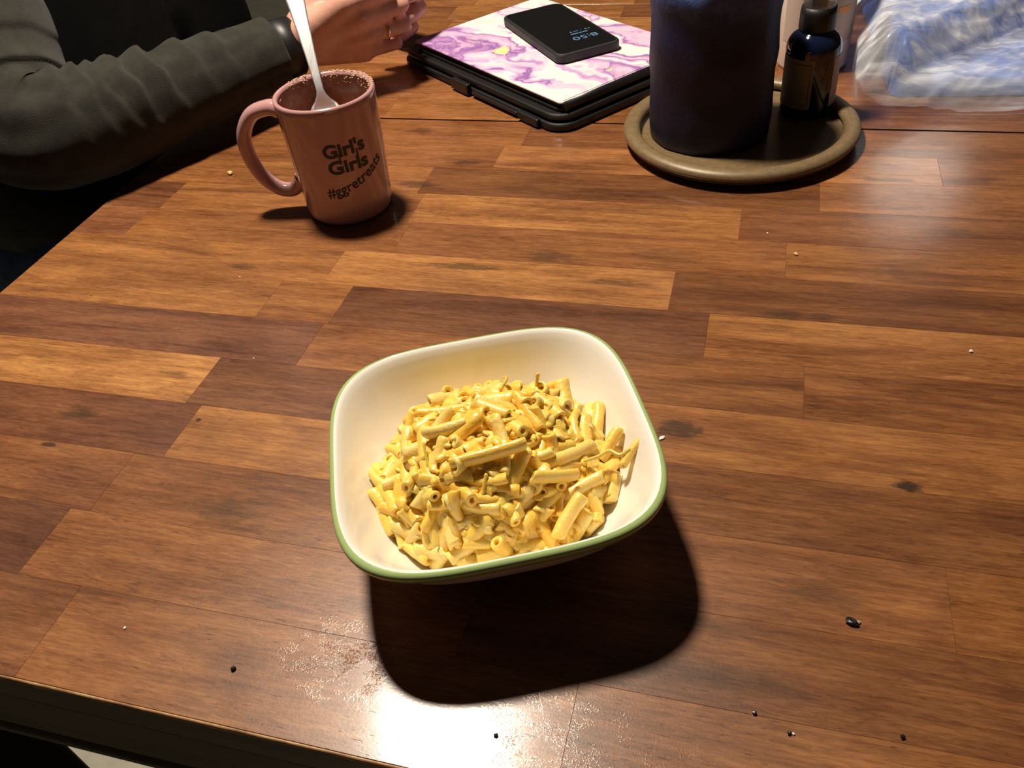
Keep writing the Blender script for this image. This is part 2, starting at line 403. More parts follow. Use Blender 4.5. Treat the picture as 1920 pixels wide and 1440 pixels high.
# ------------------------------------------------------------------ dining table
H = .37
table = empty('dining_table', (.2, .79, 0))
tag(table, 'large reddish brown wooden plank dining table with dark lacquered frame', 'table')
TI = Matrix.Translation((-.2, -.79, 0))
def tpart(o):
    o.parent = table; o.matrix_parent_inverse = TI; return o
random.seed(11)
ROWS = [.385, .536, .668, .80, .932, 1.064, 1.196, 1.328, 1.460, 1.592, 1.724, 1.856, 1.988, 2.128]
SEG = [
    [(-.91, .36, .2), (-.152, .56, .1), (.62, .52, 0), (2.0, .40, 0)],
    [(-1.028, .10, .3), (-.319, .58, .1), (.85, .34, 0), (3.1, .42, 0)],
    [(-1.30, .50, .2), (-.993, .44, .2), (.30, .46, .1), (1.2, .44, 0), (3.1, .3, 0)],
    [(-.937, .24, .4), (-.30, .68, 0), (.55, .30, 0), (3.1, .5, 0)],
    [(-.972, .98, 0), (-.38, .22, .3), (.72, .58, 0), (3.1, .35, 0)],
    [(-.81, .20, .5), (-.34, .52, .1), (.114, .34, 0), (.8, .40, 0), (3.1, .5, 0)],
    [(-.967, .66, 0), (-.80, .56, 0), (-.059, .20, .2), (.66, .62, 0), (3.1, .4, 0)],
    [(-.875, .62, 0), (-.138, .86, 0), (.75, .24, 0), (3.1, .5, 0)],
    [(-1.47, .45, .3), (-.763, .50, 0), (.075, .50, .1), (.66, .62, 0), (3.1, .42, 0)],
    [(-1.45, .3, .2), (-.775, .60, 0), (-.023, .80, 0), (.9, .36, .2), (3.1, .3, 0)],
    [(-1.11, .55, 0), (-.797, .80, 0), (.141, .22, 0), (.8, .52, .1), (3.1, .5, 0)],
    [(-1.2, .4, 0), (-.644, .44, .1), (.40, .70, .1), (.9, .5, 0), (3.1, .3, 0)],
    [(-1.1, .5, 0), (-.60, .50, .1), (.12, .30, .1), (.9, .42, 0), (3.1, .55, 0)]]
rowsB = [2.136 + .134 * i for i in range(14)]
segB = []
for i in range(13):
    x = -1.62; s = []
    while x < 2.9:
        x += random.uniform(.45, 1.15); s.append((min(x, 3.1) if x < 2.6 else 3.1, random.uniform(.25, .85), random.choice((0, 0, .15))))
        if x >= 2.6: break
    segB.append(s)
segB[0] = [(-1.05, .55, 0), (-.55, .62, 0), (.1, .45, 0), (.9, .35, 0), (3.1, .5, 0)]
def tone(t, pur):
    a = Vector((.098, .035, .0145)); b = Vector((.232, .088, .027)); c_ = Vector((.375, .162, .052))
    v = a.lerp(b, t * 2) if t < .5 else b.lerp(c_, (t - .5) * 2)
    v = v.lerp(Vector((v.x * .95, v.x * .36, v.x * .24)), pur)
    return (*v, 1)
for rows, segs, back in ((ROWS, SEG, 0), (rowsB, segB, 1)):
    for i, s in enumerate(segs):
        x0 = -1.62
        for (x1, t, pur) in s:
            y0, y1 = rows[i] * H, rows[i + 1] * H; gx = .00004
            dz = random.uniform(0, .00005)
            pl = box('plank', (x0 * H + gx, y0 + gx, T - .022), (x1 * H - gx, y1 - gx, T - dz), M_wood, None, .00010, 1)
            pl.color = tone(min(1, max(0, t + random.uniform(-.03, .03))), pur)
            tpart(pl); x0 = x1
YB = rowsB[-1] * H
tpart(box('worn_edge', (-1.62 * H - .0008, .385 * H - .0014, T - .0040), (3.1 * H, .385 * H + .0001, T - .0001), M_edge, None, .0009, 3))
tpart(box('edge_band', (-1.62 * H, .385 * H - .0012, T - .023), (3.1 * H, .385 * H - .0001, T - .0035), M_apron, None, .001, 2))
tpart(box('underboard', (-1.62 * H + .002, .385 * H + .002, T - .030), (3.1 * H - .002, YB - .002, T - .0225), M_dark))
tpart(box('apron', (-1.62 * H + .01, .385 * H + .004, T - .078), (3.1 * H - .01, .385 * H + .026, T - .0302), M_apron, None, .0015, 2))
tpart(box('apron', (-1.62 * H + .01, YB - .026, T - .078), (3.1 * H - .01, YB - .004, T - .0302), M_apron, None, .0015, 2))
tpart(box('apron', (-1.62 * H + .02, .385 * H + .026, T - .078), (-1.62 * H + .04, YB - .026, T - .0302), M_apron, None, .0015, 2))
tpart(box('bead', (-1.62 * H + .012, .385 * H + .001, T - .084), (3.1 * H - .012, .385 * H + .024, T - .0795), M_apron, None, .0012, 2))
for lx in (-1.62 * H + .06, 3.1 * H - .06):
    for ly in (.385 * H + .30, YB - .10):
        tpart(box('leg', (lx - .035, ly - .035, 0), (lx + .035, ly + .035, T - .0302), M_dark, None, .004, 2))

# ------------------------------------------------------------------ bowl
bowl = empty('bowl', (-.120, .291, T), .434)
tag(bowl, 'white rounded square bowl with a green rim, holding the macaroni', 'bowl')
def sqring(a, z, n, seg=128, cur=0.0):
    out = []
    for j in range(seg):
        th = 2 * pi * j / seg; ct, st = cos(th), sin(th)
        r = (abs(ct) ** n + abs(st) ** n) ** (-1 / n)
        out.append((a * r * ct, a * r * st, z + cur * sin(2 * th) ** 2))
    return out
A = .0830; ZR = .0625
PR_OUT = [(.030, .0000, 2.6), (.036, .0000, 2.7), (.0375, .0015, 2.8), (.0385, .005, 2.8), (.050, .012, 3.0), (.062, .025, 3.3), (.0710, .038, 3.5),
          (.0768, .0500, 3.65), (.0780, .0525, 3.7)]
PR_RIM = [(.0780, .0525, 3.7), (.0799, .0542, 3.7), (.0820, .0563, 3.72), (.0831, .0588, 3.72), (.0833, .0606, 3.72), (.0829, .0619, 3.72), (.0820, .0626, 3.72), (.0813, .0628, 3.7), (.0806, .0629, 3.7)]
PR_IN = [(.0806, .0629, 3.7), (.0799, .0627, 3.7), (.0784, .0611, 3.7), (.0765, .0575, 3.65), (.0735, .0505, 3.55), (.068, .0385, 3.4), (.0595, .0255, 3.2), (.048, .0145, 2.9), (.034, .0080, 2.6), (.016, .0060, 2.3)]
V, F = rings([sqring(a, z, n) for a, z, n in PR_OUT] , True, True, False); link('outer_wall', V, F, M_bowl, bowl)
V, F = rings([sqring(a, z, n) for a, z, n in PR_RIM], True, False, False); link('green_rim', V, F, M_green, bowl)['label'] = 'sage green rim band'
V, F = rings([sqring(a, z, n) for a, z, n in PR_IN], True, False, True); link('inner_wall', V, F, M_bowl, bowl)
def bowl_z(x, y):            # inner surface height in bowl space
    ax = (abs(x) ** 3.3 + abs(y) ** 3.3) ** (1 / 3.3)
    pr = [(0, .006)] + [(a, z) for a, z, n in reversed(PR_IN)]
    for i in range(len(pr) - 1):
        if ax <= pr[i + 1][0]:
            t = (ax - pr[i][0]) / (pr[i + 1][0] - pr[i][0]); return pr[i][1] + t * (pr[i + 1][1] - pr[i][1])
    return .0626

# ------------------------------------------------------------------ macaroni
random.seed(5)
CR, SR = cos(.434), sin(.434)
def b2w(x, y, z): return Vector((-.120 + x * CR - y * SR, .291 + x * SR + y * CR, T + z))
def mound(x, y):             # top of the heap in bowl space
    dx, dy = x - .001, y - .002
    dy += .002
    r = sqrt((dx / .067) ** 2 + (dy / (.064 if dy > 0 else .0565)) ** 2)
    h = .0665 - .0385 * r ** 2.7 if r < 1 else .028 - (r - 1) * .5
    h += .0045 * exp(-((x + .030) ** 2 + (y - .040) ** 2) / .0004) + .004 * exp(-((x - .036) ** 2 + (y - .026) ** 2) / .0003)
    h += .006 * exp(-((x + .012) ** 2 + (y + .012) ** 2) / .0008)
    h -= .008 * exp(-((x - .032) ** 2 + (y + .028) ** 2) / .0005)
    h += .004 * noise.noise(Vector((x * 55, y * 55, 3)))
    return max(h, bowl_z(x, y) + .001)
def mac_mesh(length, r, bend, seed, flare=0.0):
    rnd = random.Random(seed); n = 12; seg = 14; path = []
    for i in range(n + 1):
        t = i / n - .5; ang = bend * t
        if abs(bend) > 1e-3: R_ = length / bend; path.append(Vector((R_ * sin(ang), R_ * (1 - cos(ang)), 0)))
        else: path.append(Vector((length * t, 0, 0)))
    ecc = rnd.uniform(.66, .98); tw = rnd.uniform(0, pi); sk0, sk1 = rnd.uniform(-.5, .5), rnd.uniform(-.5, .5)
    fr = frames(path); outer = []
    for i, (p, t, u, v) in enumerate(fr):
        s = i / n; rr = r * (1 + .07 * noise.noise(Vector((s * 4, seed, 0)))) * (1 + flare * abs(2 * s - 1) ** 3)
        ring = []
        for j in range(seg):
            a = 2 * pi * j / seg
            k = rr * (1 + .05 * noise.noise(Vector((cos(a) * 1.5, sin(a) * 1.5, s * 6 + seed))))
            pt = p + u * (k * cos(a + tw)) + v * (k * ecc * sin(a + tw))
            if i == 0: pt = pt + t * (sk0 * r * cos(a))
            if i == n: pt = pt + t * (sk1 * r * cos(a))
            ring.append(pt)
        outer.append(ring)
    def shrink(i, f, d):
        p, t, u, v = fr[i]; return [p + (q - p) * f + t * d for q in outer[i]]
    hole = .38
    rs = [shrink(0, hole, r * 1.6), shrink(0, hole, r * .1), shrink(0, hole + .12, -.0001), shrink(0, .88, -.0002), shrink(0, .98, r * .12)] + outer[1:-1] + \
         [shrink(n, .98, -r * .12), shrink(n, .88, .0002), shrink(n, hole + .12, .0001), shrink(n, hole, -r * .1), shrink(n, hole, -r * 1.6)]
    V, F = rings(rs, True, True, True)
    me = bpy.data.meshes.new('macaroni'); me.from_pydata([tuple(v) for v in V], [], F); me.update()
    me.materials.append(M_pasta); me.polygons.foreach_set('use_smooth', [True] * len(me.polygons))
    return me
kinds = [mac_mesh(L, r, b, s, fl_) for s, (L, r, b, fl_) in enumerate([
    (.022, .0039, .35, 0), (.027, .0040, .7, .08), (.017, .0041, .15, .06), (.031, .0038, .9, 0), (.021, .0036, 1.2, .1), (.014, .0042, 0, 0),
    (.025, .0043, .25, .1), (.029, .0036, 1.4, 0), (.019, .0039, .5, 0), (.034, .0040, .35, 0), (.012, .0038, 0, .1), (.023, .0034, 1.9, 0)])]
KL = [.022, .027, .017, .031, .021, .014, .025, .029, .019, .034, .012, .023]
LM = 'curved tube of cheesy yellow macaroni in the heap filling the white bowl'
def place_mac(me, wp, d, up, label=None, roll=0.0, sc=1.0):
    d = d.normalized(); up = (up - d * up.dot(d)).normalized(); s = up.cross(d)
    M = Matrix((d, s, up)).transposed().to_4x4()
    M = Matrix.Translation(wp) @ M @ Matrix.Rotation(roll, 4, 'X') @ Matrix.Scale(sc, 4)
    o = bpy.data.objects.new('macaroni', me); COL.objects.link(o); o.matrix_world = M
    if label: tag(o, label, 'pasta')
    else: tag(o, LM, 'pasta', 'macaroni heaped in the bowl')
    return o
placed = []
def normal_at(x, y):
    e = .004; gx = (mound(x + e, y) - mound(x - e, y)) / (2 * e); gy = (mound(x, y + e) - mound(x, y - e)) / (2 * e)
    n_ = Vector((-gx * CR + gy * SR, -gx * SR - gy * CR, 1)); return n_.normalized()
cnt = 0; tries = 0
def w2b(p):
    x, y = p.x + .120, p.y - .291; return x * CR + y * SR, -x * SR + y * CR, p.z - T
while cnt < 275 and tries < 30000:
    tries += 1
    a = random.uniform(0, 2 * pi); r = sqrt(random.uniform(0, 1)); x = .001 + .066 * r * cos(a); y = (.062 if sin(a) > 0 else .0565) * r * sin(a)
    h = mound(x, y)
    if h < bowl_z(x, y) + .003: continue
    wp = b2w(x, y, h - random.choice((.0012, .0025, .0040)))
    if any((wp - q).length < .0055 for q in placed): continue
    n_ = normal_at(x, y)
    ang = random.gauss(.35, .9) + (random.choice((0, 1.6)) if r > .6 else 0)
    d = Vector((cos(ang), sin(ang), 0)); d = (d - n_ * d.dot(n_)) + n_ * random.gauss(0, .20); d.normalize()
    ki = random.randrange(len(kinds)); sc_ = random.uniform(.9, 1.1)
    if r > .8: ki = random.choice((0, 2, 5, 8, 10))
    ends = [wp - d * KL[ki] * .5, wp + d * KL[ki] * .5]
    for k in (0, 1):                      # keep both ends on the glazed wall, not in it
        bx, by, bz = w2b(ends[k]); mz = bowl_z(bx, by) + .0045
        if bz < mz: ends[k].z += mz - bz
    if max(abs(w2b(e)[0]) for e in ends) > .072 or max(abs(w2b(e)[1]) for e in ends) > .064: continue
    place_mac(kinds[ki], (ends[0] + ends[1]) / 2, ends[1] - ends[0], n_, roll=random.uniform(0, 2 * pi), sc=sc_)
    placed.append(wp); cnt += 1
Vv = Vector
def mac_between(p, q, r, bend, label, seed, up=None, flare=0.0):
    p, q = Vv(p) + Vv((0, 0, T)), Vv(q) + Vv((0, 0, T)); d = q - p
    return place_mac(mac_mesh(d.length, r, bend, seed, flare), (p + q) / 2, d, up or Vv((0, 0, 1)), label)
mac_between((-.1290, .2590, .071), (-.0955, .2760, .074), .0040, .15, 'long straight macaroni tube lying across the front crown of the heap', 31)
mac_between((-.0905, .2665, .0610), (-.0720, .2815, .0500), .0038, .2, 'stubby macaroni tube on the right shoulder of the heap', 43)
mac_between((-.0810, .3310, .0500), (-.0845, .3150, .0470), .0040, .1, 'thick macaroni tube leaning up at the back right corner of the heap', 32)
mac_between((-.0575, .3190, .0480), (-.0640, .3030, .0400), .0038, .1, 'short macaroni tube standing at the right edge of the heap', 33)
mac_between((-.0440, .3090, .0530), (-.0520, .2960, .0455), .0028, .4, 'stray macaroni tube leaning apart on the right wall of the bowl', 34)
mac_between((-.0785, .2735, .0490), (-.0830, .2860, .0440), .0036, 0, 'macaroni tube seen end on with its dark hole facing out', 35)
mac_between((-.1640, .2490, .0330), (-.1435, .2385, .0300), .0042, .15, 'macaroni tube lying at the lower left edge of the heap', 36)
mac_between((-.0680, .2720, .0470), (-.0770, .2510, .0370), .0042, .3, 'large bent macaroni tube hanging down the front right of the heap', 37)
mac_between((-.1130, .3255, .0600), (-.0920, .3310, .0565), .0042, .05, 'thick pale macaroni tube on the back right top of the heap', 38)
mac_between((-.1110, .3150, .0690), (-.0940, .2980, .0620), .0042, .1, 'pale macaroni tube slanting down from the top of the heap', 39)
mac_between((-.1300, .3020, .0720), (-.1100, .2960, .0720), .0040, .1, 'plump glossy macaroni tube crossing the top of the heap', 40)
mac_between((-.1490, .2780, .0700), (-.1290, .2830, .0750), .0038, .5, 'bent pale macaroni tube at the left shoulder of the heap', 41)
mac_between((-.1330, .2490, .0450), (-.1240, .2360, .0370), .0046, .1, 'wide macaroni tube pointing down at the front foot of the heap', 42)
# cheese sauce: one clinging body between the tubes, plus strings
def sauce_h(x, y):
    h = mound(x, y) - .0016 + .0022 * noise.noise(Vector((x * 160, y * 160, 9)))
    r = sqrt((x / .066) ** 2 + (y / (.062 if y > 0 else .0565)) ** 2)
    if r > .93: h = min(h, bowl_z(x, y) + .0015) - (r - .93) * .05
    return max(h, bowl_z(x, y) - .0006)
V, F = [], []; NR, NA = 60, 150
for i in range(NR + 1):
    for j in range(NA):
        a = 2 * pi * j / NA; r = i / NR * (1 + .035 * noise.noise(Vector((cos(a) * 3, sin(a) * 3, 1)))); x = .001 + .0685 * r * cos(a); y = (.0645 if sin(a) > 0 else .0590) * r * sin(a)
        V.append(b2w(x, y, sauce_h(x, y) if i < NR else bowl_z(x, y) - .001))
for i in range(NR):
    for j in range(NA):
        k = (j + 1) % NA; F.append((i * NA + j, (i + 1) * NA + j, (i + 1) * NA + k, i * NA + k))
so = link('cheese_sauce', V, F, M_sauce)
bm = bmesh.new(); bm.from_mesh(so.data); rs_ = random.Random(4)
for k in range(230):     # clots of sauce and curd on the tubes
    x, y = rs_.gauss(0, .03), rs_.gauss(0, .028)
    if (x / .066) ** 2 + (y / .056) ** 2 > .9 or mound(x, y) < bowl_z(x, y) + .002: continue
    c_ = b2w(x, y, mound(x, y) + rs_.uniform(-.001, .0022)); rr = rs_.uniform(.0007, .0024)
    vs2 = bmesh.ops.create_icosphere(bm, subdivisions=2, radius=1)['verts']
    ax = Vector((rs_.uniform(.8, 2.0), rs_.uniform(.7, 1.3), rs_.uniform(.5, .9))); R3 = Matrix.Rotation(rs_.uniform(0, pi), 3, 'Z')
    for v in vs2:
        v.co = c_ + R3 @ Vector((v.co.x * ax.x, v.co.y * ax.y, v.co.z * ax.z)) * rr * (1 + .25 * noise.noise(v.co * 2 + Vector((k, 0, 0))))
def sstring(pts, r0, r1):
    path = catmull(pts, 6)
    for i in range(len(path) - 1):
        t = i / len(path); capsule(bm, path[i], r0 + (r1 - r0) * t, path[i + 1], r0 + (r1 - r0) * (t + 1 / len(path)), 8)
W_ = lambda x, y, z: Vector((x, y, T + z))
sstring([W_(-.0700, .2920, .050), W_(-.0640, .2960, .050), W_(-.0590, .3010, .050), W_(-.0530, .2990, .0500), W_(-.0490, .3020, .0520)], .0009, .0010)
sstring([W_(-.1480, .2720, .070), W_(-.1420, .2600, .060), W_(-.1350, .2560, .056)], .0008, .0007)
sstring([W_(-.1800, .2840, .034), W_(-.1700, .2740, .040), W_(-.1620, .2680, .046)], .0009, .0008)
sstring([W_(-.1040, .3300, .063), W_(-.1030, .3320, .070)], .0008, .0012)
sstring([W_(-.1200, .3180, .070), W_(-.1190, .3260, .070), W_(-.1220, .3300, .067)], .0012, .0008)
sstring([W_(-.1120, .2600, .066), W_(-.1130, .2530, .058), W_(-.1140, .2480, .052)], .0010, .0007)
bm.to_mesh(so.data); bm.free(); so.data.polygons.foreach_set('use_smooth', [True] * len(so.data.polygons))
tag(so, 'yellow cheese sauce and curds clinging between the macaroni tubes', 'sauce', kind='stuff')

# ------------------------------------------------------------------ mug
mug = empty('mug', (-.3485, .611, T))
tag(mug, 'dusty pink ceramic mug with black lettering and a big handle', 'mug')
RB, RT_, HM = .0382, .0422, .107
out = [(.030, .0012), (.0335, .0), (.0360, .0012), (.0378, .0045), (.0384, .010)] + [(RB + (RT_ - RB) * t, .010 + (HM - .012) * t) for t in (.1, .25, .4, .55, .7, .85, .95)] + \
      [(RT_, HM - .0022), (RT_ - .0006, HM - .0006), (RT_ - .0020, HM), (RT_ - .0036, HM - .0008), (RT_ - .0042, HM - .003)]
lathe('mug_body', out, M_mug, mug, 96, True, False)
inn = [(RT_ - .0042, HM - .003), (RT_ - .0046, .085), (RB - .0040, .04), (RB - .0045, .014), (RB - .010, .007), (.012, .006)]
lathe('mug_inside', inn, M_stain, mug, 96, False, True)['label'] = 'coffee stained inner wall'
# handle: a bowed D, thick and rounded
hd = Vector((cos(radians(192)), sin(radians(192)), 0)); hz = Vector((0, 0, 1))
hp = [hd * .0395 + hz * .0935, hd * .050 + hz * .0955, hd * .066 + hz * .0905, hd * .0775 + hz * .074, hd * .0790 + hz * .054, hd * .0730 + hz * .035,
      hd * .062 + hz * .0225, hd * .0500 + hz * .0195, hd * .0420 + hz * .0240, hd * .0370 + hz * .030]
path = catmull(hp, 7); side = hd.cross(hz)
n = len(path); rad = [.0062 + .0018 * (abs(2 * i / (n - 1) - 1) ** 6) for i in range(n)]
tube('handle', path, rad, M_mug, mug, 20, up=side, flat=1.15)
# lettering wrapped on the wall
def wall_r(z): return RB + (RT_ - RB) * max(0, min(1, (z - .010) / (HM - .012)))
def wrap_text(s, size, u0, z0, slope, curve=0.0, bold=.0, name='lettering', width=None, a0=radians(-60)):
    bm_, x0, x1 = text_mesh(s, size, bold, 1.0, 3); k = (width / (x1 - x0)) if width else 1
    for v in bm_.verts:
        u = (v.co.x - x0) * k; t = v.co.y; sl = slope + 2 * curve * u
        uu = u0 + u - t * sl * .7; zz = z0 + t + slope * u + curve * u * u
        r_ = wall_r(zz) + .00022; a = a0 + uu / r_; v.co = (r_ * cos(a), r_ * sin(a), zz)
    return linkbm(name, bm_, M_ink, mug, False)
wrap_text("Girl's", .0160, -.0128, .0655, .04, 0, .0006, width=.0360)
wrap_text("Girls", .0160, -.0115, .0508, .04, 0, .0006, width=.0350)
wrap_text("#ggretreats", .0125, -.0175, .0295, .12, 4.5, .0002, width=.0560)
# long stems that join the two words
for (u, z0_, z1_, wd) in ((-.0012, .060, .0680, .0016), (.0142, .060, .0690, .0016)):
    vs_ = []
    for zz in (z0_, z1_):
        for uu in (u, u + wd):
            r_ = wall_r(zz) + .00024; a = radians(-60) + uu / r_; vs_.append((r_ * cos(a), r_ * sin(a), zz))
    link('lettering', vs_, [(0, 1, 3, 2)], M_ink, mug, False)
# dried froth along the back of the lip
bm = bmesh.new(); rs_ = random.Random(3)
for k in range(420):
    a = radians(rs_.uniform(25, 165)); z = HM + rs_.uniform(-.0018, .0004); r = RT_ - .0018 + rs_.uniform(-.0012, .0012)
    if rs_.random() < .3: r = RT_ - .0044; z = HM - rs_.uniform(.001, .012); 
    vs2 = bmesh.ops.create_icosphere(bm, subdivisions=1, radius=rs_.uniform(.0004, .0009))['verts']
    for v in vs2: v.co = Vector((v.co.x, v.co.y, v.co.z * .6)) + Vector((r * cos(a), r * sin(a), z))
for (a, z) in ((160, .083), (172, .092), (185, .079), (150, .074), (178, .086), (140, .088)):
    vs2 = bmesh.ops.create_icosphere(bm, subdivisions=1, radius=.0009)['verts']
    for v in vs2: v.co += Vector(((RT_ - .0048) * cos(radians(a)), (RT_ - .0048) * sin(radians(a)), z))
fo = linkbm('froth', bm, M_froth, mug); fo['kind'] = 'stuff'; fo['label'] = 'crust of dried tan froth on the lip'

# ------------------------------------------------------------------ fork standing in the mug
ax_ = Vector((-.0373, .0592, .101)).normalized(); fw = Vector((cos(radians(30)), sin(radians(30)), 0)); fw = (fw - ax_ * fw.dot(ax_)).normalized(); fn = fw.cross(ax_)
if fn.z < 0: fn = -fn
forg = Vector((-.3485 + .0095, .611 - .0170, T + .0225))
fork = empty('fork', forg); tag(fork, 'stainless steel fork standing handle up in the pink mug', 'fork')
def fp(u, s, n_): return ax_ * s + fw * u + fn * n_
ST = [(.044, .0125, -.0010), (.056, .0138, -.0024), (.066, .0142, -.0030), (.072, .0132, -.0024), (.0765, .0105, -.0012), (.080, .0068, .0004), (.084, .0042, .0018), (.088, .0031, .0026), (.100, .0036, .0032),
      (.120, .0046, .0030), (.145, .0062, .0018), (.170, .0082, -.0004), (.190, .0097, -.0030), (.202, .0098, -.0048), (.208, .0085, -.0058), (.211, .005, -.0064)]
rs = []
for s, wd, c_ in ST:
    th = .0011 if s < .08 else .0013; dish = .0022 if s < .074 else 0.0
    ring = []
    for k in range(9): 
        x = -1 + 2 * k / 8; ring.append(fp(x * wd, s, c_ + th + dish * (x * x)))
    for k in range(9):
        x = 1 - 2 * k / 8; ring.append(fp(x * wd, s, c_ - th + dish * (x * x)))
    rs.append(ring)
V, F = rings(rs); link('fork_handle', V, F, M_steel, fork)
for k in range(4):
    u0 = -.0104 + k * .00693; rs = []
    for s, hw, c_ in ((.045, .0021, -.0010), (.030, .0020, .0012), (.015, .0017, .0036), (.004, .0011, .0052), (.001, .0005, .0056)):
        rs.append([fp(u0 + hw * cos(q), s, c_ + .0009 * sin(q) + .0006) for q in [2 * pi * j / 8 for j in range(8)]])
    V, F = rings(rs); link('tine', V, F, M_steel, fork)

# ------------------------------------------------------------------ tray, candle, bottle
tray = empty('round_tray', (-.0200, .768, T)); tag(tray, 'round bronze brown tray with a raised rounded rim under the candle', 'tray')
TR = .1065
lathe('tray_plate', [(.085, .0), (.090, .0), (.095, .004), (.1015, .0085), (.1015, .0105), (.0965, .0095), (.092, .0068), (.088, .0055), (.02, .0052)], M_tray, tray, 128, True, True)
rim = [(.0985 + .0078 * cos(a), .0120 + .0052 * sin(a)) for a in [2 * pi * k / 20 for k in range(21)]]
lathe('tray_rim', rim, M_tray, tray, 128)
lip = [(.0990 + .0052 * cos(a), .0072 + .0016 * sin(a)) for a in [2 * pi * k / 12 for k in range(13)]]
lathe('tray_lip', lip, M_tray, tray, 128)

candle = empty('pillar_candle', (-.0475, .768, T + .0055)); tag(candle, 'thick dark blue purple pillar candle with a wavy melted top', 'candle')
CRD = .0548; CH = .148
def cfn(r, z, a):
    t = max(0, (z / CH)); wav = (cos(3 * a + 2.0) * .0055 + cos(5 * a + .8) * .0028) * max(0, (t - .75) / .25) ** 2
    lump = .0009 * noise.noise(Vector((cos(a) * 3, sin(a) * 3, z * 60)))
    bul = (.0030 + .0016 * cos(2 * a)) * exp(-((z - CH * .93) / .012) ** 2) * (1 if r > .040 else 0)
    return r + lump + bul, z + wav
prof = [(CRD - .003, 0), (CRD - .0006, .0015)] + [(CRD + .0006 * sin(k), .008 + k * .0085) for k in range(15)] + \
       [(CRD + .0005, CH * .955), (CRD - .0012, CH * .985), (CRD - .0045, CH), (CRD - .0085, CH * .985), (CRD - .0105, CH * .95), (CRD - .0125, CH * .90)]
lathe('wax_body', prof, M_wax, candle, 96, True, False, cfn)
lathe('wax_pool', [(CRD - .0125, CH * .90), (CRD - .016, CH * .84), (CRD - .026, CH * .80), (.004, CH * .79)], M_pool, candle, 96, False, True, cfn)
for k in range(3):
    a = 2 * pi * k / 3 + .5; tube('wick', [Vector((.02 * cos(a), .02 * sin(a), CH * .78)), Vector((.02 * cos(a) + .001, .02 * sin(a), CH * .84)), Vector((.02 * cos(a) + .003, .02 * sin(a), CH * .87))], .0011, M_speck, candle, 8)

bot = empty('spray_bottle', (.0388, .8155, T + .0055)); tag(bot, 'small dark blue spray bottle with cream labels beside the candle', 'bottle')
BR = .0243
lathe('glass_body', [(BR - .004, 0), (BR - .0012, .0008), (BR, .0035), (BR, .060), (BR - .0003, .0635), (BR - .0016, .0675), (BR - .0045, .0715), (BR - .0085, .0745), (.0130, .0765), (.0125, .0780)], M_glass, bot, 64, True, True)
def ribs(r, z, a): return (r + (.0003 if int(a / (2 * pi) * 72) % 2 else 0), z)
lathe('collar', [(.0150, .0765), (.0156, .0775), (.0153, .0905), (.0146, .0962), (.0120, .0966), (.011, .0966)], M_blackp, bot, 72, True, True, ribs)
lathe('pump', [(.0066, .0966), (.0066, .108), (.0085, .109), (.0085, .119), (.006, .120)], M_blackp, bot, 32, True, True)
lathe('clear_cap', [(.0138, .0955), (.0144, .0960), (.0136, .125), (.0125, .129), (.006, .130)], M_clear, bot, 48, False, True)
def wraplabel(name, a0, a1, z0, z1, m, parent, r, lift=.0003):
    N = 20; vs_ = []
    for k in range(N + 1):
        a = radians(a0 + (a1 - a0) * k / N); vs_ += [((r + lift) * cos(a), (r + lift) * sin(a), z0), ((r + lift) * cos(a), (r + lift) * sin(a), z1)]
    return link(name, vs_, [(2 * k, 2 * k + 2, 2 * k + 3, 2 * k + 1) for k in range(N)], m, parent)
wraplabel('label', -172, -86, .011, .056, M_label, bot, BR)
wraplabel('label', -42, 28, .011, .056, M_labelp, bot, BR)['label'] = 'pale pink label on the right side'
for (a0, a1, z0, z1) in ((-168, -92, .0515, .0521), (-168, -92, .0145, .0151), (-93, -91.6, .0145, .0521), (-160, -97, .0275, .0278), (-160, -97, .0245, .0248), (-160, -97, .0215, .0218), (-150, -100, .0185, .0188)):
    wraplabel('label_print', a0, a1, z0, z1, M_txt, bot, BR, .0006)
wraplabel('label_print', -14, -11, .018, .050, M_txt, bot, BR, .0006)

tub = empty('lotion_bottle', (.044, .947, T)); tag(tub, 'tall pinkish white plastic bottle with rows of small print behind the dark bottle', 'bottle')
TB = .036
lathe('bottle_body', [(TB - .004, 0), (TB - .001, .001), (TB, .004), (TB, .115), (TB - .002, .122), (TB - .008, .130), (.016, .136), (.015, .137)], M_pack, tub, 64, True, True)
lathe('bottle_cap', [(.0175, .137), (.0180, .138), (.0178, .155), (.016, .158)], M_pack, tub, 40, True, True)
wraplabel('printed_label', -150, 30, .030, .108, M_labelp, tub, TB)
for k in range(9):
    wraplabel('label_print', -117, -70, .098 - k * .0030, .0993 - k * .0030, M_txt, tub, TB, .0006)
for k in range(5):
    wraplabel('label_print', -112, -72, .066 - k * .006, .0668 - k * .006, M_txt, tub, TB, .0006)
wraplabel('label_print', -60, -36, .060, .066, M_orange, tub, TB, .0006)['label'] = 'orange printed band'

